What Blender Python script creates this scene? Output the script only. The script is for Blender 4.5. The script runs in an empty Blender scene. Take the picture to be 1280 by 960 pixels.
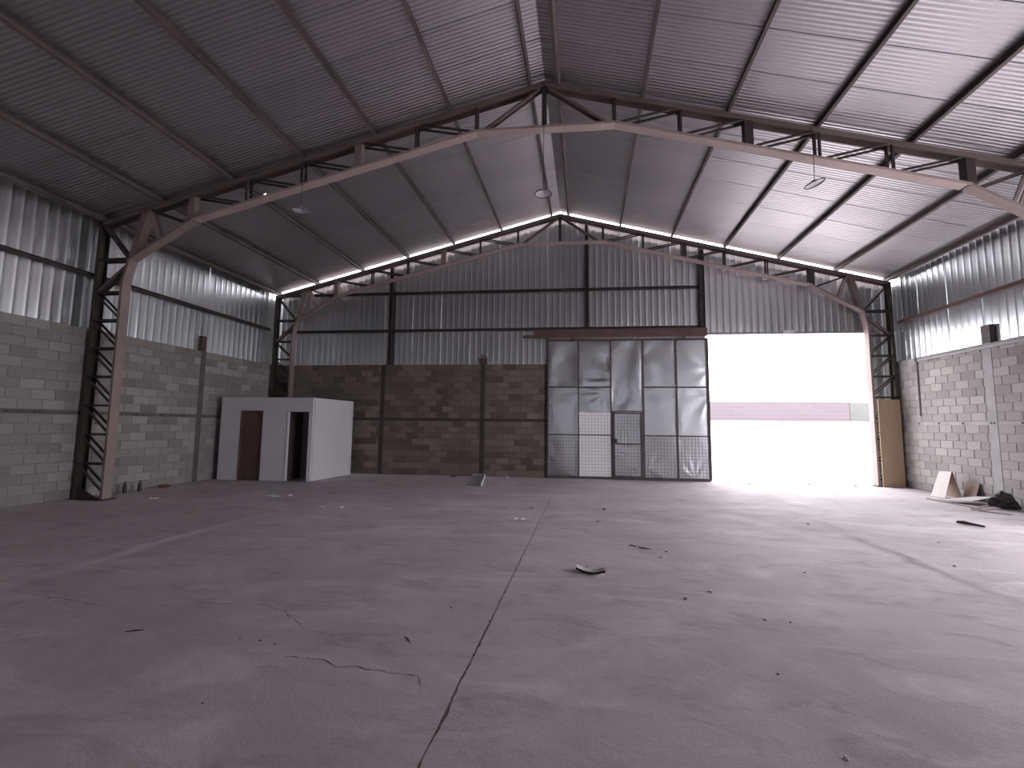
import bpy, math, random
from mathutils import Vector, Matrix

# ------------------------------------------------------------------ camera, sky, exposure
SC = bpy.context.scene
COL = SC.collection
SK = 0.054                                  # the frames and the end wall stand about 3 degrees off square
RZ = math.atan(SK)

yaw, pitch, roll = -0.1649, 0.0944, 0.0108
F = Vector((math.sin(yaw) * math.cos(pitch), math.cos(yaw) * math.cos(pitch), math.sin(pitch)))
R0 = Vector((math.cos(yaw), -math.sin(yaw), 0))
U0 = R0.cross(F)
RR = R0 * math.cos(roll) + U0 * math.sin(roll)
UU = U0 * math.cos(roll) - R0 * math.sin(roll)
cam = bpy.data.cameras.new('camera')
cam.sensor_width = 36.0
cam.lens = 552.14 / 1280 * 36.0
cam.clip_start = 0.05
cam.clip_end = 400
camo = bpy.data.objects.new('camera', cam)
COL.objects.link(camo)
camo.matrix_world = Matrix(((RR.x, UU.x, -F.x, 0.7992), (RR.y, UU.y, -F.y, 0.0), (RR.z, UU.z, -F.z, 1.6379), (0, 0, 0, 1)))
SC.camera = camo

world = bpy.data.worlds.new('overcast_sky')
SC.world = world
world.use_nodes = True
bg = world.node_tree.nodes['Background']
bg.inputs['Color'].default_value = (0.975, 0.945, 1.0, 1)
bg.inputs['Strength'].default_value = 5.0

SC.view_settings.view_transform = 'Standard'
SC.view_settings.look = 'None'
SC.view_settings.exposure = 0.70
SC.view_settings.gamma = 1.0
SC.view_settings.use_curve_mapping = False
SC.cycles.max_bounces = 10
SC.cycles.diffuse_bounces = 8
SC.cycles.glossy_bounces = 6
SC.cycles.sample_clamp_indirect = 8.0

# building numbers (metres)
YR = -7.0                                   # rear end of the hall, behind the camera
Y1, Y2, YW = 8.475, 14.188, 14.36           # two frames, end wall (at the ridge)
ZR, SL = 8.80, 0.26                         # roof underside at the ridge, slope
PH = 0.15                                   # purlin depth
def roof_z(x): return ZR - SL * abs(x)

def portal(name, loc, rot, sx, sy):
    l = bpy.data.lights.new(name, 'AREA')
    l.shape = 'RECTANGLE'; l.size = sx; l.size_y = sy
    l.cycles.is_portal = True
    o = bpy.data.objects.new(name, l); COL.objects.link(o)
    o.location = loc; o.rotation_euler = rot
portal('gate_daylight', (7.0, YW + 0.02 + SK * 7.0, 2.32), (math.radians(-90), 0, RZ), 4.9, 4.6)
SD0, SD1, SDH = 2.8, 8.5, 5.0               # side doorway in the right wall, in the bay nearer the camera
portal('side_daylight', (10.0, (SD0 + SD1) / 2, SDH / 2), (math.radians(90), 0, math.radians(90)), SD1 - SD0, SDH)

# ------------------------------------------------------------------ helpers
def tag(o, label=None, cat=None, group=None, kind=None):
    if label: o['label'] = label
    if cat: o['category'] = cat
    if group: o['group'] = group
    if kind: o['kind'] = kind
    return o

def empty(name, loc=(0, 0, 0), rz=0.0):
    o = bpy.data.objects.new(name, None)
    o.empty_display_size = 0.2
    COL.objects.link(o)
    o.location = loc
    o.rotation_euler = (0, 0, rz)
    return o

def link(name, me, parent=None, loc=None, rot=None):
    o = bpy.data.objects.new(name, me)
    COL.objects.link(o)
    if parent: o.parent = parent
    if loc: o.location = loc
    if rot: o.rotation_euler = rot
    return o

class MB:
    def __init__(s):
        s.v = []; s.f = []; s.smooth = False
    def box(s, a, b):
        x0, y0, z0 = a; x1, y1, z1 = b
        i = len(s.v)
        s.v += [(x0, y0, z0), (x1, y0, z0), (x1, y1, z0), (x0, y1, z0), (x0, y0, z1), (x1, y0, z1), (x1, y1, z1), (x0, y1, z1)]
        s.f += [tuple(i + k for k in q) for q in ((0, 3, 2, 1), (4, 5, 6, 7), (0, 1, 5, 4), (1, 2, 6, 5), (2, 3, 7, 6), (3, 0, 4, 7))]
        return s
    def bar(s, p, q, w, h, n, off=0.0, side=0.0):
        """box from p to q; h thick along n, w along the cross axis"""
        p = Vector(p); q = Vector(q); d = (q - p).normalized()
        n = Vector(n); n = (n - d * n.dot(d)).normalized()
        c = d.cross(n).normalized()
        i = len(s.v)
        for e in (p, q):
            for a, b in ((-1, -1), (1, -1), (1, 1), (-1, 1)):
                s.v.append(tuple(e + c * (side + a * w / 2) + n * (off + b * h / 2)))
        s.f += [tuple(i + k for k in g) for g in ((0, 3, 2, 1), (4, 5, 6, 7), (0, 1, 5, 4), (1, 2, 6, 5), (2, 3, 7, 6), (3, 0, 4, 7))]
        return s
    def channel(s, p, q, w, fl, n, t=0.008):
        """C section: the web's outer face runs through p-q, the flanges rise along n"""
        s.bar(p, q, w, t, n, t / 2)
        s.bar(p, q, t, fl - t, n, t + (fl - t) / 2, w / 2 - t / 2)
        s.bar(p, q, t, fl - t, n, t + (fl - t) / 2, -w / 2 + t / 2)
        return s
    def tube(s, pts, r, k=8, closed=False):
        pts = [Vector(p) for p in pts]; n = len(pts); rings = []
        for a, p in enumerate(pts):
            if closed: d = pts[(a + 1) % n] - pts[a - 1]
            else: d = pts[min(a + 1, n - 1)] - pts[max(a - 1, 0)]
            d.normalize()
            u = Vector((0, 0, 1)) if abs(d.z) < 0.9 else Vector((1, 0, 0))
            u = (u - d * u.dot(d)).normalized(); w = d.cross(u)
            rr = r[a] if isinstance(r, (list, tuple)) else r
            i = len(s.v)
            for j in range(k):
                t = 2 * math.pi * j / k
                s.v.append(tuple(p + (u * math.cos(t) + w * math.sin(t)) * rr))
            rings.append(i)
        m = n if closed else n - 1
        for a in range(m):
            A, B = rings[a], rings[(a + 1) % n]
            for j in range(k):
                s.f.append((A + j, A + (j + 1) % k, B + (j + 1) % k, B + j))
        if not closed:
            s.f.append(tuple(rings[0] + j for j in range(k))[::-1])
            s.f.append(tuple(rings[-1] + j for j in range(k)))
        return s
    def poly_prism(s, pts, t):
        """flat polygon (list of 3D points) given thickness t along its normal"""
        pts = [Vector(p) for p in pts]
        nrm = (pts[1] - pts[0]).cross(pts[2] - pts[0]).normalized()
        i = len(s.v); n = len(pts)
        s.v += [tuple(p) for p in pts] + [tuple(p + nrm * t) for p in pts]
        s.f.append(tuple(range(i + n - 1, i - 1, -1))); s.f.append(tuple(range(i + n, i + 2 * n)))
        for k in range(n):
            s.f.append((i + k, i + (k + 1) % n, i + n + (k + 1) % n, i + n + k))
        return s
    def mesh(s, name, mat, smooth=False):
        me = bpy.data.meshes.new(name)
        me.from_pydata(s.v, [], s.f)
        me.materials.append(mat)
        if smooth or s.smooth:
            me.polygons.foreach_set('use_smooth', [True] * len(me.polygons))
        me.update()
        return me
    def build(s, name, mat, parent=None, loc=None, rot=None, smooth=False):
        return link(name, s.mesh(name, mat, smooth), parent, loc, rot)

# ------------------------------------------------------------------ materials
def new_mat(name):
    m = bpy.data.materials.new(name); m.use_nodes = True
    nt = m.node_tree
    return m, nt, nt.nodes['Principled BSDF']

def N(nt, kind, **kw):
    n = nt.nodes.new(kind)
    for k, v in kw.items():
        if k in n.inputs: n.inputs[k].default_value = v
        else: setattr(n, k, v)
    return n

def mixc(nt, fac, a, b, mode='MIX'):
    m = nt.nodes.new('ShaderNodeMix'); m.data_type = 'RGBA'; m.blend_type = mode
    for sock, val in ((m.inputs[0], fac), (m.inputs[6], a), (m.inputs[7], b)):
        if isinstance(val, (int, float)): sock.default_value = val
        elif isinstance(val, tuple): sock.default_value = (*val, 1) if len(val) == 3 else val
        else: nt.links.new(val, sock)
    return m.outputs[2]

def ramp(nt, src, lo, hi, a=0.0, b=1.0):
    n = nt.nodes.new('ShaderNodeMapRange')
    nt.links.new(src, n.inputs[0])
    n.inputs[1].default_value = lo; n.inputs[2].default_value = hi
    n.inputs[3].default_value = a; n.inputs[4].default_value = b
    return n.outputs[0]

def noise(nt, scale, detail=4.0, rough=0.55, coord='Object', stretch=None, dist=0.0):
    tc = nt.nodes.new('ShaderNodeTexCoord')
    src = nt.nodes.new('ShaderNodeNewGeometry').outputs['Position'] if coord == 'World' else tc.outputs[coord]
    if stretch:
        mp = nt.nodes.new('ShaderNodeMapping'); mp.inputs['Scale'].default_value = stretch
        nt.links.new(src, mp.inputs[0]); src = mp.outputs[0]
    n = N(nt, 'ShaderNodeTexNoise', Scale=scale, Detail=detail, Roughness=rough, Distortion=dist)
    nt.links.new(src, n.inputs['Vector'])
    return n.outputs[0]

def bump(nt, bs, h, strength, distance=0.01):
    b = N(nt, 'ShaderNodeBump', Strength=strength, Distance=distance)
    nt.links.new(h, b.inputs['Height']); nt.links.new(b.outputs[0], bs.inputs['Normal'])

def wpos(nt):
    g = nt.nodes.new('ShaderNodeNewGeometry').outputs['Position']
    x = nt.nodes.new('ShaderNodeSeparateXYZ'); nt.links.new(g, x.inputs[0])
    return x.outputs

def paint(name, a, b, rough=0.6, metal=0.0, scale=3.0, bmp=0.15, spec=0.4, stretch=None):
    m, nt, bs = new_mat(name)
    f = ramp(nt, noise(nt, scale, 5, 0.6, 'World', stretch), 0.3, 0.7)
    nt.links.new(mixc(nt, f, a, b), bs.inputs['Base Color'])
    bs.inputs['Roughness'].default_value = rough
    bs.inputs['Metallic'].default_value = metal
    bs.inputs['Specular IOR Level'].default_value = spec
    if bmp: bump(nt, bs, noise(nt, scale * 9, 3, 0.5, 'World'), bmp, 0.004)
    return m

def make_sheet_mat(name, c1, c2, r1, r2, bscale, bstr, stretch):
    m, nt, bs = new_mat(name)
    oi = nt.nodes.new('ShaderNodeObjectInfo')
    f = ramp(nt, noise(nt, 0.8, 2, 0.5, 'World'), 0.05, 0.95)
    c = mixc(nt, f, c1, c2)
    v = ramp(nt, oi.outputs['Random'], 0, 1, 0.95, 1.03)
    cc = nt.nodes.new('ShaderNodeCombineColor')
    for k in range(3): nt.links.new(v, cc.inputs[k])
    nt.links.new(mixc(nt, 1.0, c, cc.outputs[0], 'MULTIPLY'), bs.inputs['Base Color'])
    bs.inputs['Metallic'].default_value = 1.0
    nt.links.new(ramp(nt, noise(nt, 0.9, 1, 0.5, 'World'), 0.05, 0.95, r1, r2), bs.inputs['Roughness'])
    if bstr: bump(nt, bs, noise(nt, bscale, 1, 0.5, 'World', stretch), bstr, 0.03)
    return m

def make_block_mat(name, ca, cb, cm):
    m, nt, bs = new_mat(name)
    oi = nt.nodes.new('ShaderNodeObjectInfo')
    ge = nt.nodes.new('ShaderNodeNewGeometry')
    ad = N(nt, 'ShaderNodeMath', operation='ADD')
    nt.links.new(oi.outputs['Random'], ad.inputs[0]); nt.links.new(ge.outputs['Random Per Island'], ad.inputs[1])
    fr = N(nt, 'ShaderNodeMath', operation='FRACT'); nt.links.new(ad.outputs[0], fr.inputs[0])
    base = mixc(nt, fr.outputs[0], ca, cb)
    big = ramp(nt, noise(nt, 0.55, 4, 0.6, 'World'), 0.35, 0.65)
    base = mixc(nt, ramp(nt, big, 0, 1, 0, 0.6), base, cm)
    fine = ramp(nt, noise(nt, 38, 3, 0.7, 'World'), 0.3, 0.7, 0.8, 1.12)
    cc = nt.nodes.new('ShaderNodeCombineColor')
    for k in range(3): nt.links.new(fine, cc.inputs[k])
    nt.links.new(mixc(nt, 1.0, base, cc.outputs[0], 'MULTIPLY'), bs.inputs['Base Color'])
    bs.inputs['Roughness'].default_value = 0.95
    bs.inputs['Specular IOR Level'].default_value = 0.15
    bump(nt, bs, noise(nt, 60, 4, 0.7, 'World'), 0.5, 0.006)
    return m

def make_floor_mat():
    m, nt, bs = new_mat('worn_concrete_floor')
    big = ramp(nt, noise(nt, 0.45, 6, 0.62, 'World', None, 0.4), 0.32, 0.68)
    c = mixc(nt, big, (0.44, 0.395, 0.415), (0.65, 0.60, 0.618))
    mid = ramp(nt, noise(nt, 1.9, 6, 0.66, 'World', (1, 0.55, 1), 0.6), 0.40, 0.66)
    c = mixc(nt, ramp(nt, mid, 0, 1, 0, 0.6), c, (0.55, 0.485, 0.51))
    dk = ramp(nt, noise(nt, 2.7, 6, 0.7, 'World', (0.5, 1.1, 1), 0.8), 0.52, 0.72, 0, 0.85)
    c = mixc(nt, dk, c, (0.34, 0.30, 0.315))
    du = ramp(nt, noise(nt, 0.9, 7, 0.7, 'World', (0.6, 1.6, 1), 1.2), 0.50, 0.68, 0, 0.8)
    c = mixc(nt, du, c, (0.70, 0.66, 0.675))
    # worn mortar smeared along the joint at x = -5, dirt beside the joint at x = 5
    P = wpos(nt)
    def near(x0, w, y0, y1, fade):
        a = N(nt, 'ShaderNodeMath', operation='SUBTRACT'); nt.links.new(P[0], a.inputs[0]); a.inputs[1].default_value = x0
        wob = ramp(nt, noise(nt, 1.3, 4, 0.6, 'World'), 0.2, 0.8, -w, w)
        s = N(nt, 'ShaderNodeMath', operation='ADD'); nt.links.new(a.outputs[0], s.inputs[0]); nt.links.new(wob, s.inputs[1])
        b = N(nt, 'ShaderNodeMath', operation='ABSOLUTE'); nt.links.new(s.outputs[0], b.inputs[0])
        f = ramp(nt, b.outputs[0], 0.0, w, 1, 0)
        g = ramp(nt, P[1], y0 - fade, y0 + fade); h = ramp(nt, P[1], y1 - fade, y1 + fade, 1, 0)
        k = N(nt, 'ShaderNodeMath', operation='MULTIPLY'); nt.links.new(f, k.inputs[0]); nt.links.new(g, k.inputs[1])
        l = N(nt, 'ShaderNodeMath', operation='MULTIPLY'); nt.links.new(k.outputs[0], l.inputs[0]); nt.links.new(h, l.inputs[1])
        return l.outputs[0]
    c = mixc(nt, near(-4.93, 0.16, 4.2, 6.6, 0.9), c, (0.74, 0.71, 0.72))
    c = mixc(nt, near(4.86, 0.15, 5.0, 9.0, 1.5), c, (0.32, 0.30, 0.31))
    sp = ramp(nt, noise(nt, 75, 2, 0.6, 'World'), 0.32, 0.7, 0.86, 1.08)
    cc = nt.nodes.new('ShaderNodeCombineColor')
    for k in range(3): nt.links.new(sp, cc.inputs[k])
    c = mixc(nt, 1.0, c, cc.outputs[0], 'MULTIPLY')
    nt.links.new(c, bs.inputs['Base Color'])
    nt.links.new(ramp(nt, noise(nt, 1.5, 5, 0.6, 'World'), 0.3, 0.7, 0.62, 0.9), bs.inputs['Roughness'])
    bs.inputs['Specular IOR Level'].default_value = 0.22
    bump(nt, bs, noise(nt, 9, 6, 0.65, 'World'), 0.18, 0.02)
    return m

def make_brick_far():
    m, nt, bs = new_mat('far_brickwork')
    tc = nt.nodes.new('ShaderNodeTexCoord')
    mp = nt.nodes.new('ShaderNodeMapping'); mp.inputs['Rotation'].default_value = (math.radians(90), 0, 0)
    nt.links.new(tc.outputs['Object'], mp.inputs[0])
    b = N(nt, 'ShaderNodeTexBrick', Scale=1.0)
    b.inputs['Color1'].default_value = (0.118, 0.098, 0.109, 1); b.inputs['Color2'].default_value = (0.128, 0.108, 0.118, 1)
    b.inputs['Mortar'].default_value = (0.138, 0.118, 0.128, 1)
    b.inputs['Brick Width'].default_value = 1.8; b.inputs['Row Height'].default_value = 0.33; b.inputs['Mortar Size'].default_value = 0.03
    nt.links.new(mp.outputs[0], b.inputs['Vector'])
    nt.links.new(b.outputs[0], bs.inputs['Base Color'])
    bs.inputs['Roughness'].default_value = 0.95
    return m

def make_lamp_glow_free(name, col, rough):
    m, nt, bs = new_mat(name)
    f = ramp(nt, noise(nt, 12, 3), 0.3, 0.7)
    nt.links.new(mixc(nt, f, col, tuple(c * 0.9 for c in col)), bs.inputs['Base Color'])
    bs.inputs['Roughness'].default_value = rough
    return m

M = {}
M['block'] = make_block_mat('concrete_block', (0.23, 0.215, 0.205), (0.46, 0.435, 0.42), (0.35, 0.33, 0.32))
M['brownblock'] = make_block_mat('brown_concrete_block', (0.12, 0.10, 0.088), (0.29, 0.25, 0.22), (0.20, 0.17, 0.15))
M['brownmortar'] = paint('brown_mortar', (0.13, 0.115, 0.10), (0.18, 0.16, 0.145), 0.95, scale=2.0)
M['mortar'] = paint('mortar', (0.25, 0.235, 0.225), (0.34, 0.32, 0.305), 0.95, scale=2.0)
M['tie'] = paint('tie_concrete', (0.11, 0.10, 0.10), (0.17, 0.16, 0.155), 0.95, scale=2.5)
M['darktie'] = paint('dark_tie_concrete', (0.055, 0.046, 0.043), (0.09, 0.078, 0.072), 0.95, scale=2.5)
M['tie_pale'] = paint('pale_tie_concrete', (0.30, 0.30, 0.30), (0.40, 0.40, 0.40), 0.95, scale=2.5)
M['floor'] = make_floor_mat()
M['filler'] = paint('dirty_joint_mortar', (0.24, 0.215, 0.22), (0.36, 0.33, 0.335), 0.95, scale=1.5)
M['subbase'] = paint('joint_filler', (0.05, 0.045, 0.045), (0.09, 0.08, 0.08), 0.95)
M['crack'] = paint('crack_dirt', (0.06, 0.05, 0.05), (0.14, 0.12, 0.12), 0.95, bmp=0)
M['roof'] = make_sheet_mat('galvanised_roof_sheet', (0.57, 0.555, 0.575), (0.67, 0.655, 0.68), 0.36, 0.46, 0.7, 0.0, (0.35, 1.2, 1))
M['clad'] = make_sheet_mat('galvanised_wall_sheet', (0.56, 0.58, 0.60), (0.70, 0.72, 0.74), 0.27, 0.36, 1.2, 0.0, (1, 1, 0.5))
M['gatesheet'] = make_sheet_mat('dented_gate_sheet', (0.50, 0.51, 0.53), (0.60, 0.61, 0.63), 0.24, 0.32, 2.2, 0.0, (1, 1, 1))
def make_translucent():
    m, nt, bs = new_mat('translucent_patch_sheet')
    bs.inputs['Base Color'].default_value = (0.55, 0.54, 0.57, 1); bs.inputs['Roughness'].default_value = 0.5
    t = nt.nodes.new('ShaderNodeBsdfTranslucent')
    f = ramp(nt, noise(nt, 1.5, 3, 0.5, 'World'), 0.3, 0.7)
    nt.links.new(mixc(nt, f, (0.40, 0.385, 0.41), (0.50, 0.48, 0.50)), t.inputs[0])
    mx = nt.nodes.new('ShaderNodeMixShader'); mx.inputs[0].default_value = 0.10
    nt.links.new(bs.outputs[0], mx.inputs[1]); nt.links.new(t.outputs[0], mx.inputs[2])
    nt.links.new(mx.outputs[0], nt.nodes['Material Output'].inputs[0])
    return m
M['palesheet'] = make_translucent()
M['steel'] = paint('primer_painted_steel', (0.17, 0.13, 0.12), (0.26, 0.21, 0.195), 0.62, 0.0, 1.6)
M['chord'] = paint('dusty_pink_lit_primer_steel', (0.47, 0.36, 0.345), (0.57, 0.46, 0.44), 0.6, 0.0, 1.2)  # pink dust, plus missing floor bounce lightened into the colour
M['column'] = paint('brown_dimmed_primer_steel', (0.29, 0.225, 0.21), (0.38, 0.305, 0.29), 0.6, 0.0, 1.2)  # same primer steel, darker copy that offsets the strong side light
M['darksteel'] = paint('dark_steel', (0.045, 0.036, 0.036), (0.085, 0.068, 0.066), 0.6, 0.0, 2.0)
M['olive'] = paint('dark_olive_steel', (0.06, 0.056, 0.045), (0.10, 0.092, 0.075), 0.65, 0.0, 2.0)
M['purlin'] = paint('purlin_steel', (0.115, 0.095, 0.09), (0.20, 0.17, 0.155), 0.6, 0.0, 1.5)
M['track'] = paint('brown_track_steel', (0.12, 0.07, 0.065), (0.18, 0.11, 0.10), 0.6)
M['gateframe'] = paint('gate_frame_steel', (0.075, 0.06, 0.062), (0.12, 0.10, 0.10), 0.6)
M['wire'] = paint('mesh_wire', (0.12, 0.10, 0.11), (0.17, 0.15, 0.15), 0.6, bmp=0)
M['white'] = paint('white_wallboard', (0.68, 0.68, 0.71), (0.73, 0.73, 0.76), 0.75, scale=0.9, bmp=0.03)
M['door'] = paint('brown_door', (0.115, 0.07, 0.06), (0.15, 0.095, 0.08), 0.55, scale=4, stretch=(1, 1, 0.15))
M['darkroom'] = paint('unlit_wallboard', (0.14, 0.135, 0.14), (0.18, 0.17, 0.175), 0.8, bmp=0.02)
M['tan'] = paint('tan_plywood', (0.44, 0.32, 0.21), (0.51, 0.39, 0.27), 0.7, scale=3, stretch=(1, 1, 0.2))
M['pipe'] = paint('grey_conduit', (0.30, 0.30, 0.31), (0.38, 0.38, 0.39), 0.5)
M['cord'] = paint('black_cord', (0.03, 0.03, 0.03), (0.05, 0.05, 0.05), 0.6, bmp=0)
M['shade'] = make_lamp_glow_free('white_enamel', (0.74, 0.73, 0.75), 0.4)
M['rim'] = paint('grey_rim', (0.16, 0.15, 0.16), (0.22, 0.21, 0.22), 0.5, bmp=0)
M['ground'] = paint('pale_dusty_ground', (0.50, 0.47, 0.46), (0.58, 0.55, 0.545), 0.95, scale=0.4)
M['farbrick'] = make_brick_far()
M['fargrey'] = paint('far_grey_render', (0.10, 0.105, 0.10), (0.13, 0.135, 0.13), 0.95, scale=0.6)
M['card'] = paint('cardboard', (0.58, 0.54, 0.51), (0.66, 0.62, 0.59), 0.85)
M['cardback'] = paint('brown_card', (0.28, 0.20, 0.16), (0.36, 0.27, 0.22), 0.85)
M['paleboard'] = paint('pale_fibre_board', (0.56, 0.53, 0.54), (0.64, 0.62, 0.62), 0.7)
M['black'] = paint('black_plastic', (0.02, 0.018, 0.022), (0.05, 0.045, 0.05), 0.5)
M['bark'] = paint('dark_wood', (0.05, 0.038, 0.035), (0.09, 0.07, 0.06), 0.9)
M['wood'] = paint('weathered_wood', (0.28, 0.20, 0.18), (0.36, 0.28, 0.25), 0.85, stretch=(1, 1, 1))
M['paper'] = paint('white_paper', (0.86, 0.85, 0.87), (0.90, 0.90, 0.91), 0.7, bmp=0)
M['rubble'] = paint('dark_rubble', (0.11, 0.09, 0.09), (0.17, 0.145, 0.145), 0.9)
M['palerubble'] = paint('pale_rubble', (0.80, 0.78, 0.78), (0.88, 0.86, 0.85), 0.9)
M['rust'] = paint('rusty_stub', (0.10, 0.06, 0.05), (0.16, 0.10, 0.08), 0.85)
M['bottle'] = paint('dark_bottle', (0.05, 0.035, 0.04), (0.08, 0.06, 0.065), 0.4)

# ------------------------------------------------------------------ floor: four long slabs with open joints
floor = MB().box((-10.12, YR - 0.2, -0.30), (10.12, 15.3, -0.05)).build('floor', M['subbase'])
tag(floor, kind='structure', label='worn grey concrete floor with long joints and cracks')
def slab(x0, x1, z):
    y0, y1 = YR - 0.2, YW + 0.12
    rnd = random.Random(int(x0 * 10))
    m = MB(); n = 60
    top0 = []; top1 = []
    for k in range(n + 1):
        t = k / n
        j0 = rnd.uniform(-0.006, 0.006); j1 = rnd.uniform(-0.006, 0.006)
        m.v.append((x0 + j0, y0 + (y1 + SK * x0 - y0) * t, z)); top0.append(len(m.v) - 1)
        m.v.append((x1 + j1, y0 + (y1 + SK * x1 - y0) * t, z)); top1.append(len(m.v) - 1)
    base = len(m.v)
    for k in range(n + 1):
        m.v.append((m.v[top0[k]][0], m.v[top0[k]][1], -0.06)); m.v.append((m.v[top1[k]][0], m.v[top1[k]][1], -0.06))
    for k in range(n):
        m.f.append((top0[k], top1[k], top1[k + 1], top0[k + 1]))
        m.f.append((top0[k], top0[k + 1], base + 2 * k + 2, base + 2 * k))
        m.f.append((top1[k + 1], top1[k], base + 2 * k + 1, base + 2 * k + 3))
    m.f.append((top1[0], top0[0], base, base + 1)); m.f.append((top0[n], top1[n], base + 2 * n + 1, base + 2 * n))
    return m.build('concrete_slab', M['floor'], floor)
slab(-10.05, -5.004, -0.008); slab(-4.992, -0.006, 0.0); slab(0.006, 4.994, 0.0); slab(5.006, 10.05, -0.006)

for jx, jz in ((-5.0, -0.012), (0.0, -0.004), (5.0, -0.009)):
    MB().box((jx - 0.012, YR, -0.05), (jx + 0.012, YW + SK * jx + 0.1, jz)).build('joint_filler', M['filler'], floor)
def crack(pts, w, seed):
    rnd = random.Random(seed)
    fine = []
    for a, b in zip(pts[:-1], pts[1:]):
        n = max(2, int(math.dist(a, b) / 0.045))
        for k in range(n):
            t = k / n
            fine.append((a[0] + (b[0] - a[0]) * t + rnd.uniform(-.010, .010), a[1] + (b[1] - a[1]) * t + rnd.uniform(-.012, .012)))
    fine.append(pts[-1])
    m = MB()
    for k, p in enumerate(fine):
        q0 = fine[max(k - 1, 0)]; q1 = fine[min(k + 1, len(fine) - 1)]
        d = Vector((q1[0] - q0[0], q1[1] - q0[1])).normalized(); nn = Vector((-d.y, d.x))
        ww = w * rnd.choice((0.15, 0.35, 0.6, 1.0, 1.6)) if 0 < k < len(fine) - 1 else 0.0005
        m.v += [(p[0] + nn.x * ww, p[1] + nn.y * ww, 0.0012), (p[0] - nn.x * ww, p[1] - nn.y * ww, 0.0012)]
    for k in range(len(fine) - 1):
        m.f.append((2 * k, 2 * k + 2, 2 * k + 3, 2 * k + 1)[::-1])
    return m.build('crack', M['crack'], floor)
crack([(-4.56, 3.63), (-4.22, 3.52), (-4.01, 3.53), (-3.31, 3.44), (-3.05, 3.54), (-2.77, 3.66), (-2.45, 3.71), (-2.09, 3.76), (-1.82, 3.665), (-1.53, 3.48), (-1.44, 3.39), (-1.12, 3.33)], 0.0028, 1)
crack([(-1.33, 2.985), (-1.05, 2.995), (-0.86, 2.93), (-0.72, 2.952), (-0.56, 2.93), (-0.44, 2.92), (-0.29, 2.915), (-0.22, 2.785)], 0.0032, 2)
crack([(0.0, 1.2), (0.004, 1.8), (-0.002, 2.2), (0.006, 2.6), (0.0, 3.0), (0.01, 3.4), (0.0, 3.9)], 0.0045, 3)
crack([(0.0, 3.9), (0.01, 5.0), (0.02, 6.3), (0.05, 7.6)], 0.0025, 4)

# ------------------------------------------------------------------ concrete block walls
BH = 0.197
BEAM0, BEAM1 = 9 * BH, 9 * BH + 0.09
WTOP = BEAM1 + 9 * 0.2
def course_z(c):
    return (c * BH, BH) if c < 9 else (BEAM1 + (c - 9) * 0.2, 0.2)

_blockmesh = {}
def block_verts(l, h, d):
    """front face looks along -y, 6 mm arris; origin at the front lower left"""
    b = 0.007
    v = [(b, 0, b), (l - b, 0, b), (l - b, 0, h - b), (b, 0, h - b),
         (0, b, 0), (l, b, 0), (l, b, h), (0, b, h),
         (0, d, 0), (l, d, 0), (l, d, h), (0, d, h)]
    f = [(0, 1, 2, 3), (4, 5, 1, 0), (5, 6, 2, 1), (6, 7, 3, 2), (7, 4, 0, 3), (8, 9, 5, 4), (9, 10, 6, 5), (10, 11, 7, 6), (11, 8, 4, 7)]
    return v, f
def block_mesh(l, h, mat='block'):
    key = (round(l, 3), round(h, 3), mat)
    if key not in _blockmesh:
        v, f = block_verts(l, h, 0.05)
        m = MB(); m.v = v; m.f = f
        _blockmesh[key] = m.mesh('concrete_block', M[mat])
    return _blockmesh[key]

def block_wall(wall, length, ties, rank, skip=lambda u, z: False, maxn=300, seed=0, z0=0.0):
    """blocks in wall-local coordinates: u along +x, front face at y = 0 looking along -y.
       ties = [(u0, u1)] tie columns; rank(u, z) -> sort key, smallest first, None = joined remainder"""
    rnd = random.Random(seed)
    cells = []
    spans = []; a = 0.0
    for t0, t1 in ties + [(length, length)]:
        if t0 - a > 0.05: spans.append((a, t0))
        a = t1
    for c in range(18):
        z, h = course_z(c)
        for s0, s1 in spans:
            u = s0 - (0.2 if c % 2 else 0.0)
            while u < s1 - 0.02:
                e0, e1 = max(u, s0), min(u + 0.4, s1)
                if e1 - e0 > 0.06 and not skip((e0 + e1) / 2, z):
                    cells.append((rank((e0 + e1) / 2, z + h / 2), e0, z, e1 - e0, h))
                u += 0.4
    cells.sort(key=lambda q: (q[0] is None, q[0] or 0))
    rest = MB(); n = 0
    for r, e0, z, l, h in cells:
        dy = -0.004 + rnd.uniform(-0.003, 0.003)
        g = 0.006
        if r is not None and n < maxn:
            o = link('concrete_block', block_mesh(l - 2 * g, h - 2 * g), wall, (e0 + g, dy, z + g))
            n += 1
        else:
            v, f = block_verts(l - 2 * g, h - 2 * g, 0.05)
            i = len(rest.v)
            rest.v += [(a + e0 + g, b + dy, c + z + g) for a, b, c in v]
            rest.f += [tuple(i + k for k in q) for q in f]
    if rest.v:
        o = rest.build('blockwork', M['block'], wall); o['kind'] = 'stuff'
    return n

def tie_beam(wall, u0, u1, mat):
    MB().box((u0, 0.004, BEAM0 + 0.004), (u1, 0.06, BEAM1 - 0.004)).build('tie_beam', mat, wall)
def rebar_stubs(wall, us, mat):
    for u in us:
        MB().tube([(u, 0.01, BEAM0 + 0.045), (u, -0.012, BEAM0 + 0.045)], 0.022, 8).build('rebar_stub', mat, wall)

def backing(length, u0=0.0, top=WTOP):
    return MB().box((u0, 0.006, 0.0), (length, 0.15, top))

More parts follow.
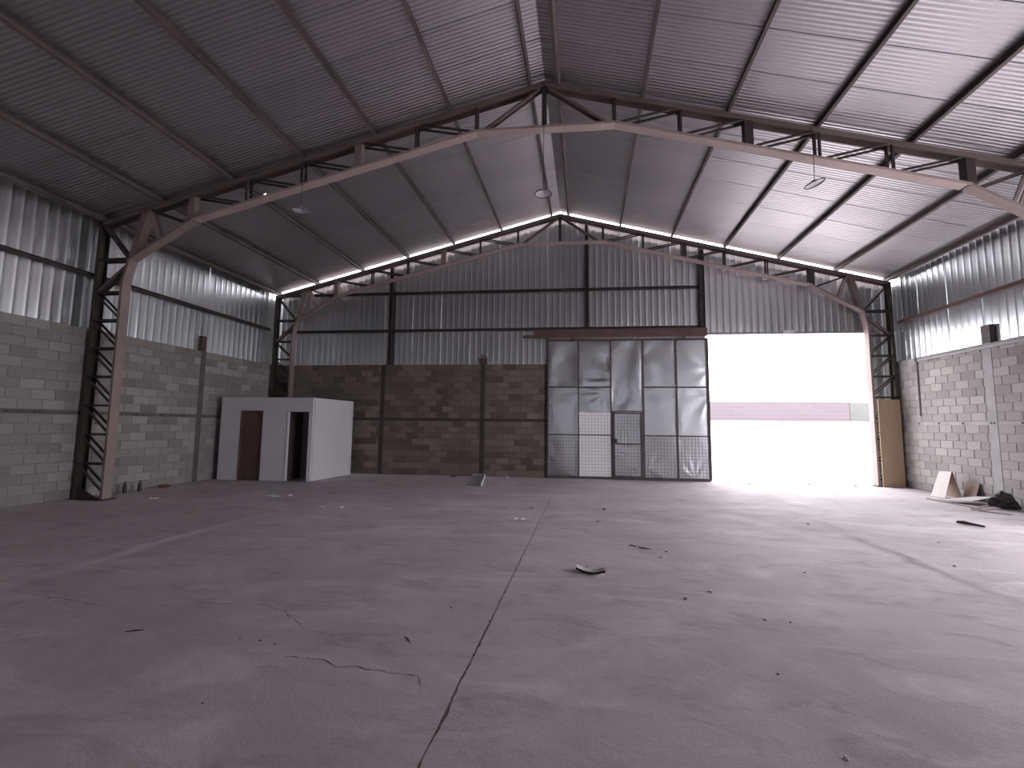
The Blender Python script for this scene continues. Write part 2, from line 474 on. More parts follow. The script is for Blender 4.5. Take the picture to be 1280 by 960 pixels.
# left wall: local +x runs along world +Y, front looks to +X  -> rotate z by +90 deg
WL = YW + SK * -9.95 - YR
wall_left = backing(WL).build('wall_left', M['mortar'], None, (-9.95, YR, 0), (0, 0, math.radians(90)))
tag(wall_left, kind='structure', label='grey concrete block wall under metal sheeting on the dim side')
uL = lambda y: y - YR
block_wall(wall_left, WL, [(uL(10.80), uL(10.96))], lambda u, z: (u if u > uL(6.3) else None), lambda u, z: u < uL(0.5) or (u > uL(11.6) and z < 2.2), 300, 3)
tie_beam(wall_left, 0, WL, M['tie'])
rebar_stubs(wall_left, [uL(y) for y in (6.65, 7.1, 9.3, 9.75, 10.35)], M['rust'])
tc = MB().box((uL(10.805), -0.002, 0), (uL(10.955), 0.12, WTOP)).build('tie_column', M['tie'], wall_left)
MB().box((uL(10.80), 0.01, WTOP), (uL(10.96), 0.13, 4.10)).build('column_stub', M['rust'], tc)

# right wall: local +x runs along world -Y, front looks to -X -> rotate z by -90 deg
YE = YW + SK * 9.95
WRL = YE - YR
uR = lambda y: YE - y
wr_ = backing(uR(SD1), 0.0, WTOP - 0.07); wr_.box((uR(SD0), 0.006, 0.0), (WRL, 0.15, WTOP - 0.07))
wall_right = wr_.build('wall_right', M['mortar'], None, (9.95, YE, 0), (0, 0, math.radians(-90)))
tag(wall_right, kind='structure', label='pale lit concrete block wall beside the gate opening')
block_wall(wall_right, WRL, [(uR(11.86), uR(11.62))], lambda u, z: (u if u < uR(10.0) else None), lambda u, z: u > uR(SD1) - 0.02, 300, 5)
tie_beam(wall_right, 0, uR(SD1), M['tie_pale'])
rebar_stubs(wall_right, [uR(y) for y in (14.0, 13.3, 12.55, 11.78, 11.70, 11.05)], M['tie'])
tc = MB().box((uR(11.855), -0.003, 0), (uR(11.625), 0.12, WTOP)).build('tie_column', M['tie_pale'], wall_right)
MB().box((uR(11.855), 0.01, WTOP), (uR(11.625), 0.13, 4.08)).build('column_stub', M['tie'], tc)

# end wall: local +x along the end wall, front looks to the camera
EW0 = -9.97
XG = -0.45                                   # the blockwork stops here, the gate opening begins
wall_back = backing(XG, EW0).build('wall_back', M['brownmortar'], None, (0, YW, 0), (0, 0, RZ))
tag(wall_back, kind='structure', label='dim brown grey concrete block end wall beside the sliding gate')
def block_wall_back():
    rnd = random.Random(7)
    ties = [(-6.08, -5.92), (-2.64, -2.48)]
    spans = [(EW0, -6.08), (-5.92, -2.64), (-2.48, XG)]
    singles = []
    for c in range(18):
        z, h = course_z(c)
        for s0, s1 in spans:
            u = s0 - (0.2 if c % 2 else 0.0)
            while u < s1 - 0.02:
                e0, e1 = max(u, s0), min(u + 0.4, s1)
                if e1 - e0 > 0.06 and not (e1 < -7.0 and z < 2.0):
                    singles.append((-(e0 + e1) / 2, e0, z, e1 - e0, h))
                u += 0.4
    singles.sort()
    rest = MB(); g = 0.006
    for k, (r, e0, z, l, h) in enumerate(singles):
        dy = -0.004 + rnd.uniform(-0.003, 0.003)
        if k < 300:
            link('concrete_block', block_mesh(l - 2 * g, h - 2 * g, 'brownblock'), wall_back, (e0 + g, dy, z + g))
        else:
            v, f = block_verts(l - 2 * g, h - 2 * g, 0.05); i = len(rest.v)
            rest.v += [(a + e0 + g, b + dy, cc + z + g) for a, b, cc in v]; rest.f += [tuple(i + q for q in t) for t in f]
    if rest.v:
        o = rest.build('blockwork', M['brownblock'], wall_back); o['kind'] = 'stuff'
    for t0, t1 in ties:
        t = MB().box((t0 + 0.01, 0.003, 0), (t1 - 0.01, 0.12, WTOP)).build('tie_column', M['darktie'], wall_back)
        if t0 > -3:
            rb = MB()
            for k, (dx, dz, ln) in enumerate(((-.16, .24, 0), (-.06, .33, 0), (.05, .34, 0), (.15, .25, 0), (-.02, .38, 0))):
                rb.tube([((t0 + t1) / 2 + dx * .3, .05, WTOP - .05), ((t0 + t1) / 2 + dx * .8, .04, WTOP + dz * .6), ((t0 + t1) / 2 + dx * 1.15, .03, WTOP + dz)], 0.014, 6)
            rb.box((t0 - .05, .02, WTOP), (t1 + .05, .12, WTOP + .2))
            rb.build('column_stub', M['rust'], t)
    tie_beam(wall_back, EW0, XG, M['darktie'])
    rebar_stubs(wall_back, (-6.0, -4.3, -2.6, -2.52, -0.8, -0.65), M['rust'])
    MB().box((XG - 0.005, -0.03, 0), (XG + 0.05, 0.13, WTOP + 0.93)).build('end_post', M['darksteel'], wall_back)
block_wall_back()

# rear wall behind the camera
zt = lambda x: roof_z(x) - PH
wrear = MB().poly_prism([(-10, YR, 0), (10, YR, 0), (10, YR, zt(10)), (0, YR, zt(0)), (-10, YR, zt(10))], 0.1).build('wall_rear', M['clad'])
tag(wrear, kind='structure', label='rear end wall of metal sheeting')

# ------------------------------------------------------------------ roof sheets
ceiling = empty('ceiling'); tag(ceiling, kind='structure', label='gabled roof of corrugated galvanised sheets')
COVER = 0.836; NW = 11; PITCH = 0.076; AMP = 0.009
LS = 10.28                                    # horizontal run of one slope
def roof_sheet_mesh(sign, hole=None):
    """sheared sheet, x from the ridge outwards; hole = (x, v) gets a missing face"""
    m = MB(); seg = 6; n = (NW + 1) * seg
    xs = [0.0, LS] if hole is None else [0.0, hole[0] - 0.028, hole[0] + 0.028, LS]
    for i in range(n + 1):
        t = i / seg
        y = -0.5 * PITCH + t * PITCH
        dz = AMP + AMP * math.cos(2 * math.pi * t) + (-0.009 if i < 3 else 0.004 if i > n - seg else 0.0)
        for x in xs:
            m.v.append((sign * x, y + SK * sign * x, -SL * x + dz))
    k = len(xs)
    for i in range(n):
        for j in range(k - 1):
            if hole and j == 1 and abs((-0.5 * PITCH + (i + 0.5) / seg * PITCH) - hole[1]) < 0.022: continue
            a = i * k + j
            f = (a, a + 1, a + k + 1, a + k)
            m.f.append(f if sign < 0 else f[::-1])
    return m.mesh('roof_sheet', M['roof'], True)
nsheet = int((YW - YR + 0.6) / COVER) + 1
rm = {s: roof_sheet_mesh(s) for s in (1, -1)}
YEND = YW - 0.055
for s in (1, -1):
    for k in range(nsheet):
        y = YEND - (NW + 0.5) * PITCH - k * COVER
        me = rm[s]
        if s == -1:
            hy = 8.96 + SK * 6.700 - y
            if -0.03 < hy < 0.87:
                me = roof_sheet_mesh(-1, (6.700, hy))
        link('roof_sheet', me, ceiling, (0, y, ZR))
rc = MB()
for s in (1, -1):
    rc.bar((0, YR, ZR + 0.035), (0, YEND, ZR + 0.035), 0.3, 0.004, (s * SL, 0, 1), 0.0, -s * 0.15)
rc.build('ridge_cap', M['roof'], ceiling)

# ------------------------------------------------------------------ wall cladding sheets
def clad_sheet(x0, x1, zb, zt_, seed, mat, nz=8, name='metal_sheet', parent=None):
    """vertical ribbed sheet in the local x-z plane, front looks along -y"""
    rnd = random.Random(seed)
    ph = [rnd.uniform(0, 6.28) for _ in range(6)]
    prof = []
    p = 0.0
    w = x1 - x0
    while p < w - 1e-4:
        for dx, d in ((0, 0), (0.014, -0.006), (0.03, -0.006), (0.044, 0), (0.09, 0.0), (0.15, 0.0)):
            if p + dx < w - 0.004: prof.append((p + dx, d))
        p += 0.2
    prof.append((w, 0))
    m = MB()
    for dx, d in prof:
        x = x0 + dx; a, b = zb(x), zt_(x)
        for j in range(nz + 1):
            z = a + (b - a) * j / nz
            o = 0.006 * math.sin(1.1 * z + 3.1 * x + ph[0]) + 0.003 * math.sin(1.9 * z - 4.7 * x + ph[1]) + 0.001 * math.sin(4.1 * z + 7.3 * x + ph[2])
            m.v.append((x, d + o, z))
    n = nz + 1
    for i in range(len(prof) - 1):
        for j in range(nz):
            a = i * n + j
            m.f.append((a, a + n, a + n + 1, a + 1))
    o = m.build(name, mat, parent)
    o.data.polygons.foreach_set('use_smooth', [True] * len(o.data.polygons))
    try: o.data.set_sharp_from_angle(angle=math.radians(25))
    except Exception: pass
    return o

k = 0; u = 0.0
while u < WL - 0.05:
    e = min(u + 1.0, WL)
    clad_sheet(u, e + (0.03 if e < WL else 0), lambda x: WTOP - 0.06, lambda x: roof_z(10.06) + 0.016, 100 + k, M['clad'], 8, 'metal_sheet', wall_left).location = (0, 0.105 + 0.003 * (k % 2), 0)
    u += 1.0; k += 1
u = 0.0
while u < WRL - 0.05:
    e = min(u + 1.0, WRL)
    clad_sheet(u, e + (0.03 if e < WRL else 0), (lambda x: SDH) if uR(SD1) - 0.9 < u < uR(SD0) else (lambda x: WTOP - 0.12), lambda x: roof_z(10.06) + 0.016, 200 + k, M['clad'], 8, 'metal_sheet', wall_right).location = (0, 0.105 + 0.003 * (k % 2), 0)
    u += 1.0; k += 1
ZH = 4.62                                     # underside of the header over the gate opening
x = -10.07
while x < 10.05:
    e = min(x + 1.0, 10.07)
    if x < XG < e: e = XG
    if x < 4.57 < e: e = 4.57
    zb = (lambda q: WTOP - 0.04) if e <= XG + 1e-6 else (lambda q: 4.36) if e <= 4.58 else (lambda q: ZH)
    clad_sheet(x, e + 0.02, zb, lambda q: roof_z(q) - PH - 0.005, 300 + k, M['clad'], 10, 'metal_sheet', wall_back).location = (0, 0.085 + 0.003 * (k % 2), 0)
    k += 1; x = e
# strip of sheeting beside the right jamb
clad_sheet(9.33, 10.07, lambda q: 0.0, lambda q: ZH, 399, M['clad'], 8, 'metal_sheet', wall_back).location = (0, 0.10, 0)

# ------------------------------------------------------------------ lattice frames
ZB = 7.70                                     # top of the bottom chord at mid-span
def chord_top(x): return roof_z(x) - PH
def bot(x):
    x = abs(x)
    if x < 1.4: return ZB
    if x < 7.66: return ZB - 0.259 * (x - 1.4)
    return ZB - 0.259 * 6.26 - (x - 7.66) * 0.60
def frame(name, loc):
    t = empty(name, loc, RZ)
    S, C_, D = M['steel'], M['chord'], M['darksteel']
    CW = 0.20
    def part(nm, fn, mat):
        m = MB(); fn(m); return m.build(nm, mat, t)
    for s in (-1, 1):
        P = lambda x, z, y=0.0, s=s: (s * x, y, z)
        part('top_chord', lambda m: m.channel(P(0, chord_top(0)), P(9.9, chord_top(9.9)), CW, 0.10, (0, 0, -1)), S)
        part('bottom_chord', lambda m: m.channel(P(0, ZB - 0.05), P(1.42, ZB - 0.05), CW, 0.05, (0, 0, 1)), C_)
        part('bottom_chord', lambda m: m.channel(P(1.40, ZB - 0.05), P(7.68, bot(7.66) - 0.05), CW, 0.05, (0, 0, 1)), C_)
        kn = (9.10, 5.22)
        part('bottom_chord', lambda m: m.channel(P(7.66, bot(7.66) - 0.05), P(kn[0], kn[1] - 0.05), CW, 0.05, (0, 0, 1)), M['column'])
        part('inner_column_chord', lambda m: (m.channel(P(9.18, 0.0), P(9.18, 4.72), CW, 0.06, (s, 0, 0)),
                                              m.channel(P(9.18, 4.70), P(9.07, 5.19), CW, 0.06, (s, 0, 0))), M['column'])
        part('outer_column_chord', lambda m: m.channel(P(9.90, 0.0), P(9.90, chord_top(9.9)), CW, 0.08, (-s, 0, 0)), M['olive'])
        part('base_plate', lambda m: m.box((min(s * 9.12, s * 9.93), -0.14, 0.0), (max(s * 9.12, s * 9.93), 0.14, 0.02)), D)
        part('base_gusset', lambda m: m.poly_prism([P(9.84, 0.02, -0.06), P(9.30, 0.02, -0.06), P(9.55, 0.14, -0.06), P(9.84, 0.30, -0.06)], 0.012), D)
        # webs of the rafter: single wide posts at 3.93 and 7.72, twin angles elsewhere
        xs = [1.40, 2.67, 3.93, 5.17, 6.42, 7.70]
        for i, x in enumerate(xs):
            if i in (2, 5):
                part('wide_post', lambda m: m.channel(P(x - 0.075, bot(x) - 0.03), P(x - 0.075, chord_top(x) - 0.02), 0.16, 0.15, (s, 0, 0)), D if s > 0 else M['column'])
            else:
                for y in (-0.075, 0.075):
                    part('vertical_strut', lambda m: m.bar(P(x, bot(x) - 0.02, y), P(x, chord_top(x) - 0.03, y), 0.04, 0.055 if i == 0 else 0.04, (1, 0, 0)), D)
        part('ridge_brace', lambda m: m.channel(P(0.10, chord_top(0) - 0.10), P(1.30, ZB - 0.01), 0.13, 0.05, (0, 0, -1)), S)
        for a, b in zip(xs[:-1], xs[1:]):
            for y in (-0.08, 0.08):
                part('diagonal_brace', lambda m: m.bar(P(a + 0.10, bot(a + 0.10) - 0.0, y), P(b - 0.06, chord_top(b) - 0.06, y), 0.035, 0.035, (0, 0, 1)), D)
        for y in (-0.08, 0.08):
            part('diagonal_brace', lambda m: m.bar(P(7.80, bot(7.80), y), P(8.72, chord_top(8.72) - 0.06, y), 0.035, 0.035, (0, 0, 1)), D)
            part('knee_strut', lambda m: m.bar(P(8.42, bot(8.42), y), P(8.72, chord_top(8.72) - 0.06, y), 0.035, 0.05, (1, 0, 0)), M['column'])
        part('knee_post', lambda m: m.channel(P(8.98, 5.24), P(8.72, chord_top(8.75) - 0.03), 0.17, 0.14, (s, 0, 0.3)), M['column'] if s < 0 else S)
        part('knee_brace', lambda m: m.channel(P(9.10, 5.22), P(9.84, chord_top(9.84) - 0.03), 0.15, 0.05, (0, 0, -1)), D)
        part('knee_brace', lambda m: m.channel(P(9.16, 5.10), P(9.84, 4.50), 0.15, 0.06, (0, 0, -1)), S)
        for y in (-0.08, 0.08):
            part('lacing_bar', lambda m: m.bar(P(9.14, 5.20, y), P(9.86, 5.20, y), 0.05, 0.05, (0, 0, 1)), D)
            z = 4.46; i = 0
            while z > 0.25:
                part('lacing_bar', lambda m: m.bar(P(9.22, z, y), P(9.86, z, y), 0.04, 0.04, (0, 0, 1)), D)
                z2 = max(z - 0.62, 0.06)
                part('lacing_diagonal', lambda m: m.bar(P(9.84, z - 0.03, y), P(9.22, z2 + 0.05, y), 0.035, 0.035, (0, 0, 1)), D)
                z -= 0.62; i += 1
    part('king_post', lambda m: m.channel((-0.05, 0, ZB - 0.03), (-0.05, 0, chord_top(0) - 0.02), 0.14, 0.10, (1, 0, 0)), D)
    return t
def copy_tree(o, loc=None):
    c = o.copy(); COL.objects.link(c)
    if loc: c.location = loc
    for ch in list(o.children):
        d = ch.copy(); COL.objects.link(d); d.parent = c
        for g in list(ch.children):
            e = g.copy(); COL.objects.link(e); e.parent = d
    return c
fr1 = frame('lattice_frame', (0, Y1, 0))
tag(fr1, 'red brown steel lattice frame with lamps hanging from its rafters', 'steel frame', 'steel lattice frames of the hall')
fr2 = copy_tree(fr1, (0, Y2, 0))
tag(fr2, 'steel lattice frame standing directly against the gable end wall')

# ------------------------------------------------------------------ purlins, girts, posts
ORD = ['highest', 'second', 'third', 'fourth', 'fifth', 'sixth', 'lowest']
PX = [0.33, 2.0, 3.62, 5.22, 6.82, 8.46, 9.86]
for s, side in ((-1, 'dim'), (1, 'bright')):
    for i, x in enumerate(PX):
        zt0 = roof_z(x)
        y1 = YW + SK * s * x + 0.005
        n = Vector((s * SL, 0, 1)).normalized()
        m = MB()
        a = Vector((s * x, YR + 0.1, zt0)); b = Vector((s * x, y1, zt0))
        h = PH - 0.004; w = 0.055; t = 0.006
        sd = -1 if s > 0 else 1
        # C purlin: web on the down-slope side, flanges towards the ridge, small lip
        m.bar(a, b, t, h, n, -h / 2 - 0.002, 0.0)
        dr = 1 if s > 0 else -1               # cross axis of a +Y bar is d x n = +x
        m.bar(a, b, w, t, n, -0.002 - t / 2, -dr * w / 2)
        m.bar(a, b, w, t, n, -h - 0.002 + t / 2, -dr * w / 2)
        m.bar(a, b, t, 0.02, n, -h - 0.002 + 0.01, -dr * (w - t / 2))
        o = m.build('roof_purlin', M['purlin'])
        where = ('steel eave purlin along the foot of the %s roof slope' % side) if i == 6 else \
                ('steel purlin under the %s roof slope, nearest the ridge' % side) if i == 0 else \
                ('steel purlin under the %s roof slope, %s one down from the ridge' % (side, ORD[i]))
        tag(o, where, 'purlin', 'roof purlins')

def girt(loc, rz, u0, u1, z, h, d, label, mat=None, name='wall_girt'):
    e = MB().channel((u0, 0, z), (u1, 0, z), h, d, (0, -1, 0)).build(name, mat or M['darksteel'], None, loc, (0, 0, rz))
    tag(e, label, 'girt', 'wall girts')
yA = Y1 + SK * -9.9; yB = Y2 + SK * -9.9
girt((-9.985, 0, 0), math.radians(90), YR + 0.1, yB - 0.13, 4.86, 0.09, 0.055, 'dark steel girt along the metal sheeting above the dim block wall')
girt((9.985, 0, 0), math.radians(-90), -(Y2 + SK * 9.9 - 0.13), -YR - 0.1, 4.80, 0.09, 0.055, 'rusty steel girt along the sheeting above the pale block wall', M['track'])
girt((0, YW + 0.06, 0), RZ, -9.8, 4.42, 4.845, 0.085, 0.05, 'long dark steel rail across the end wall just above the gate track')
girt((0, YW + 0.06, 0), RZ, -9.8, 4.42, 6.155, 0.085, 0.05, 'dark steel rail across the gable, higher up under the frame')
def post(x, z0, z1, w, label):
    e = MB().channel((x, 0, z0), (x, 0, z1), w, 0.06, (0, -1, 0)).build('gable_post', M['darksteel'], None, (0, YW + 0.005, 0), (0, 0, RZ))
    tag(e, label, 'post', 'gable posts')
post(-5.80, WTOP + 0.002, zt(5.8) - 0.05, 0.12, 'dark steel post on top of the block end wall')
post(0.86, 4.89, zt(0.86) - 0.05, 0.10, 'slim dark steel post above the middle of the sliding gate')
post(4.50, 4.80, zt(4.5) - 0.05, 0.16, 'broad dark steel post at the edge of the gate opening')

# header over the opening, track of the gate
hd = MB().box((4.62, 0.03, ZH - 0.03), (9.6, 0.11, ZH + 0.03)).build('gate_header', M['pipe'], wall_back)
tr = empty('gate_track', (0, YW, 0), RZ)
tag(tr, 'brown steel track beam the sliding gate hangs from', 'gate track')
MB().channel((-0.85, -0.115, 4.655), (4.60, -0.115, 4.655), 0.26, 0.11, (0, 1, 0)).build('track_beam', M['track'], tr)
MB().bar((-1.22, -0.06, 4.575), (-0.30, -0.06, 4.575), 0.08, 0.07, (0, 0, 1)).build('track_end', M['track'], tr)
for x in (0.4, 3.9):
    MB().box((x - 0.05, -0.09, 4.47), (x + 0.05, -0.07, 4.57)).build('hanger', M['gateframe'], tr)
pl_ = MB().box((6.92, 0.015, ZH - 0.055), (7.24, 0.028, ZH + 0.075)).build('sign_plate', M['paper'], None, (0, YW, 0), (0, 0, RZ))
tag(pl_, 'small pale plate fixed to the header above the gate opening', 'plate')

# ------------------------------------------------------------------ sliding gate
gate = empty('sliding_gate', (0, YW - 0.05, 0), RZ)
tag(gate, 'sliding gate of dented metal sheets in a dark steel frame', 'gate')
GX = [-0.40, 0.588, 1.613, 2.622, 3.64, 4.60]
GZ = [0.04, 1.375, 2.904, 4.45]
for i, x in enumerate(GX):
    edge = i in (0, 5)
    w = 0.055 if edge else 0.04
    MB().box((x - w / 2, -0.03, 0.03), (x + w / 2, 0.02, 4.46)).build('upright', M['gateframe'], gate)
MB().box((GX[0], -0.032, 0.002), (GX[5], 0.022, 0.08)).build('bottom_rail', M['gateframe'], gate)
MB().box((GX[0], -0.032, 4.41), (GX[5], 0.022, 4.465)).build('top_rail', M['gateframe'], gate)
for i in (0, 1, 3, 4):
    for z in (1.375, 2.904):
        MB().box((GX[i], -0.026, z - 0.018), (GX[i + 1], 0.016, z + 0.018)).build('cross_rail', M['gateframe'], gate)
def dented(x0, x1, z0, z1, seed, amp, mat, nm='sheet_panel', par=None, n=22):
    rnd = random.Random(seed); m = MB()
    ws = [(rnd.uniform(-7, 7), rnd.uniform(-5, 5), rnd.uniform(0, 6.28), rnd.uniform(0.3, 1.0)) for _ in range(6)]
    fx, fz = rnd.uniform(-0.2, 1.2), rnd.uniform(-0.1, 1.1); kf = rnd.uniform(3.5, 9.0); ka = rnd.uniform(0.4, 0.85); kr = rnd.uniform(0.2, 0.6)
    nz = n + 8
    for i in range(n + 1):
        for j in range(nz + 1):
            a, b = i / n, j / nz
            e = min(1, 8 * min(a, 1 - a)) * min(1, 8 * min(b, 1 - b))
            o = sum(q[3] * math.sin(q[0] * a + q[1] * b + q[2]) for q in ws) / 3.0
            rr = math.hypot(a - fx, (b - fz) * 1.4)
            o += ka * math.sin(kf * math.atan2(b - fz, a - fx)) * math.exp(-((rr - kr) / 0.3) ** 2)
            m.v.append((x0 + (x1 - x0) * a, 0.024 + 0.012 + amp * o * e, z0 + (z1 - z0) * b))
    for i in range(n):
        for j in range(nz):
            q = i * (nz + 1) + j
            m.f.append((q, q + nz + 1, q + nz + 2, q + 1))
    return m.build(nm, mat, par or gate, smooth=True)
def wire(x0, x1, z0, z1, par, y=-0.004):
    m = MB(); r = 0.0035
    nx = max(1, round((x1 - x0) / 0.1)); nz = max(1, round((z1 - z0) / 0.1))
    for i in range(1, nx): m.box((x0 + (x1 - x0) * i / nx - r, y - r, z0), (x0 + (x1 - x0) * i / nx + r, y + r, z1))
    for j in range(1, nz): m.box((x0, y - 3 * r, z0 + (z1 - z0) * j / nz - r), (x1, y - r, z0 + (z1 - z0) * j / nz + r))
    return m.build('wire_mesh', M['wire'], par)
sd = 11
for i in (0, 1, 3, 4):
    for j in range(3):
        x0, x1, z0, z1 = GX[i] + 0.015, GX[i + 1] - 0.015, GZ[j], GZ[j + 1]
        sd += 1
        if i == 1 and j == 0:
            dented(x0, x1, z0, z1, sd, 0.002, M['palesheet'])
        elif i == 1 and j == 1:
            dented(x0, x1, z0, 2.09, sd, 0.002, M['palesheet'])
            dented(x0, x1, 2.085, z1, sd + 50, 0.009, M['gatesheet'])
            wire(x0, x1, z0, 2.09, gate)
        else:
            dented(x0, x1, z0, z1, sd, 0.019 if j == 2 and i < 4 else 0.006 if j else 0.009, M['gatesheet'])
        if j == 0: wire(x0, x1, z0, z1, gate)
dented(GX[2] + 0.015, GX[3] - 0.015, 2.13, 4.45, 77, 0.02, M['gatesheet'])
wk = MB()
wx0, wx1 = GX[2] + 0.05, GX[3] - 0.05
wk.box((wx0, -0.05, 0.06), (wx0 + 0.055, 0.0, 2.10)); wk.box((wx1 - 0.055, -0.05, 0.06), (wx1, 0.0, 2.10))
wk.box((wx0, -0.05, 2.05), (wx1, 0.0, 2.105)); wk.box((wx0, -0.05, 0.06), (wx1, 0.0, 0.115)); wk.box((wx0, -0.048, 1.085), (wx1, -0.002, 1.12))
wd = wk.build('wicket_door', M['gateframe'], gate)
dented(wx0 + 0.03, wx1 - 0.03, 1.10, 2.08, 91, 0.004, M['gatesheet'], 'door_sheet', wd)
dented(wx0 + 0.03, wx1 - 0.03, 0.09, 1.10, 93, 0.008, M['gatesheet'], 'door_sheet', wd)
wire(wx0 + 0.055, wx1 - 0.055, 0.115, 2.05, wd, -0.006)
lk = MB(); lk.box((wx0 - 0.03, -0.085, 1.14), (wx0 + 0.11, -0.045, 1.27)); lk.tube([(wx0 + 0.02, -0.09, 1.2), (wx0 + 0.12, -0.10, 1.2)], 0.012)
lk.build('lock_case', M['darksteel'], wd)
MB().box((GX[2] - 0.015, -0.034, 0.05), (GX[2] + 0.05, 0.02, 2.15)).build('wicket_jamb', M['gateframe'], gate)
MB().box((GX[3] - 0.05, -0.034, 0.05), (GX[3] + 0.015, 0.02, 2.15)).build('wicket_jamb', M['gateframe'], gate)
MB().box((GX[2], -0.034, 2.11), (GX[3], 0.02, 2.15)).build('wicket_head', M['gateframe'], gate)

# ------------------------------------------------------------------ white cubicle by the end wall
cub = empty('wallboard_cubicle', (-8.3, 12.5, 0))
tag(cub, 'small white cubicle with a brown door and a dark open doorway', 'cubicle')
A = Vector((-6.95, 11.64, 0)); B = Vector((-9.72, 11.40, 0)); C = Vector((-9.72, 13.45, 0)); Dp = Vector((-6.79, 13.60, 0))
O = Vector((-8.3, 12.5, 0)); HB = 2.385
def wallseg(p, q, openings, nm, t=0.09, inward=None, mat=None, h=HB):
    """wall p->q with openings [(s0, s1, top)] measured along it"""
    p, q = p - O, q - O
    d = (q - p).normalized(); L = (q - p).length
    n = Vector((-d.y, d.x, 0)) if inward is None else inward
    m = MB()
    def seg(s0, s1, z0, z1):
        m.bar(p + d * ((s0)) + Vector((0, 0, (z0 + z1) / 2)), p + d * s1 + Vector((0, 0, (z0 + z1) / 2)), z1 - z0, t, n, t / 2)
    s = 0.0
    for s0, s1, top in openings:
        seg(s, s0, 0, h); seg(s0, s1, top, h); s = s1
    seg(s, L, 0, h)
    return m.build(nm, mat or M['white'], cub), d, n
nrm_in = Vector((0.0, 1.0, 0.0))
L_ = (A - B).length
# openings from the left end of the front
o1 = (0.62, 1.29, 2.0); o2 = (2.03, 2.71, 2.0)
fw, dF, nF = wallseg(B, A, [o1, o2], 'front_wall')
wallseg(A + Vector((0.01, 0.09, 0)), Dp, [], 'side_wall')
wallseg(C, B + Vector((0, 0.09, 0)), [], 'side_wall')
wallseg(Dp, C, [], 'back_wall')
MB().poly_prism([tuple(q - O + Vector((0, 0, HB - 0.03))) for q in (B + Vector((.05, .05, 0)), A + Vector((-.05, .05, 0)), Dp + Vector((-.05, -.05, 0)), C + Vector((.05, -.05, 0)))], 0.025).build('roof_panel', M['white'], cub)
mid0 = B + dF * 1.66 + nF * 0.09; 
wallseg(mid0, mid0 + Vector((0.02, 1.85, 0)), [], 'partition', 0.08)
def frm(o, fm):
    m = MB(); b = B - O + nF * 0.045
    for s_ in (o[0] + 0.012, o[1] - 0.012):
        m.bar(b + dF * s_, b + dF * s_ + Vector((0, 0, o[2])), 0.115, 0.024, dF)
    m.bar(b + dF * o[0] + Vector((0, 0, o[2] - 0.012)), b + dF * o[1] + Vector((0, 0, o[2] - 0.012)), 0.115, 0.024, (0, 0, 1))
    m.build('door_frame', fm, cub)
frm(o1, M['door']); frm(o2, M['white'])
b = B - O + nF * 0.06
dl = MB().bar(b + dF * (o1[0] + 0.025) + Vector((0, 0, 0.99)), b + dF * (o1[1] - 0.025) + Vector((0, 0, 0.99)), 1.955, 0.036, nF).build('door_leaf', M['door'], cub)
hh = B - O + dF * (o1[0] + 0.09) + nF * 0.035 + Vector((0, 0, 1.0))
MB().tube([hh + nF * 0.02, hh - nF * 0.03, hh - nF * 0.03 + dF * 0.09], 0.009).build('handle', M['darksteel'], dl)
# leaf of the second door swung inwards against the partition
b2 = B - O + dF * (o2[0] + 0.04) + nF * 0.10
MB().bar(b2 + Vector((0, 0, 0.99)), b2 + nF * 0.64 + Vector((0, 0, 0.99)), 1.955, 0.036, dF).build('door_leaf', M['bark'], cub)

# ------------------------------------------------------------------ plywood in the right column, conduit on the right wall
pb = MB().box((9.27, -0.025, 0.0), (9.86, 0.0, 2.52)).build('plywood_board', M['tan'], None, (0, Y2 - 0.16, 0), (0, 0, RZ))
tag(pb, 'tall tan plywood board standing in the column beside the gate opening', 'board')
cd = empty('wall_conduit', (9.95, 13.9, 3.6))
tag(cd, 'grey conduit along the pale block wall top with a vertical drop', 'conduit')
zc = WTOP - 0.09
m = MB().channel((-0.012, 0.0, zc - 3.6), (-0.012, -5.3, zc - 3.6), 0.08, 0.05, (-1, 0, 0)); m.build('trunking', M['pipe'], cd)
MB().tube([(-0.03, 0.02, zc - 3.6 + 0.08), (-0.03, 0.02, zc - 3.6 - 0.30)], 0.026, 10).build('junction_sleeve', M['tie'], cd)
MB().tube([(-0.03, 0.0, zc - 3.6 - 0.02), (-0.03, 0.0, 2.03 - 3.6)], 0.022, 10).build('drop_pipe', M['pipe'], cd)

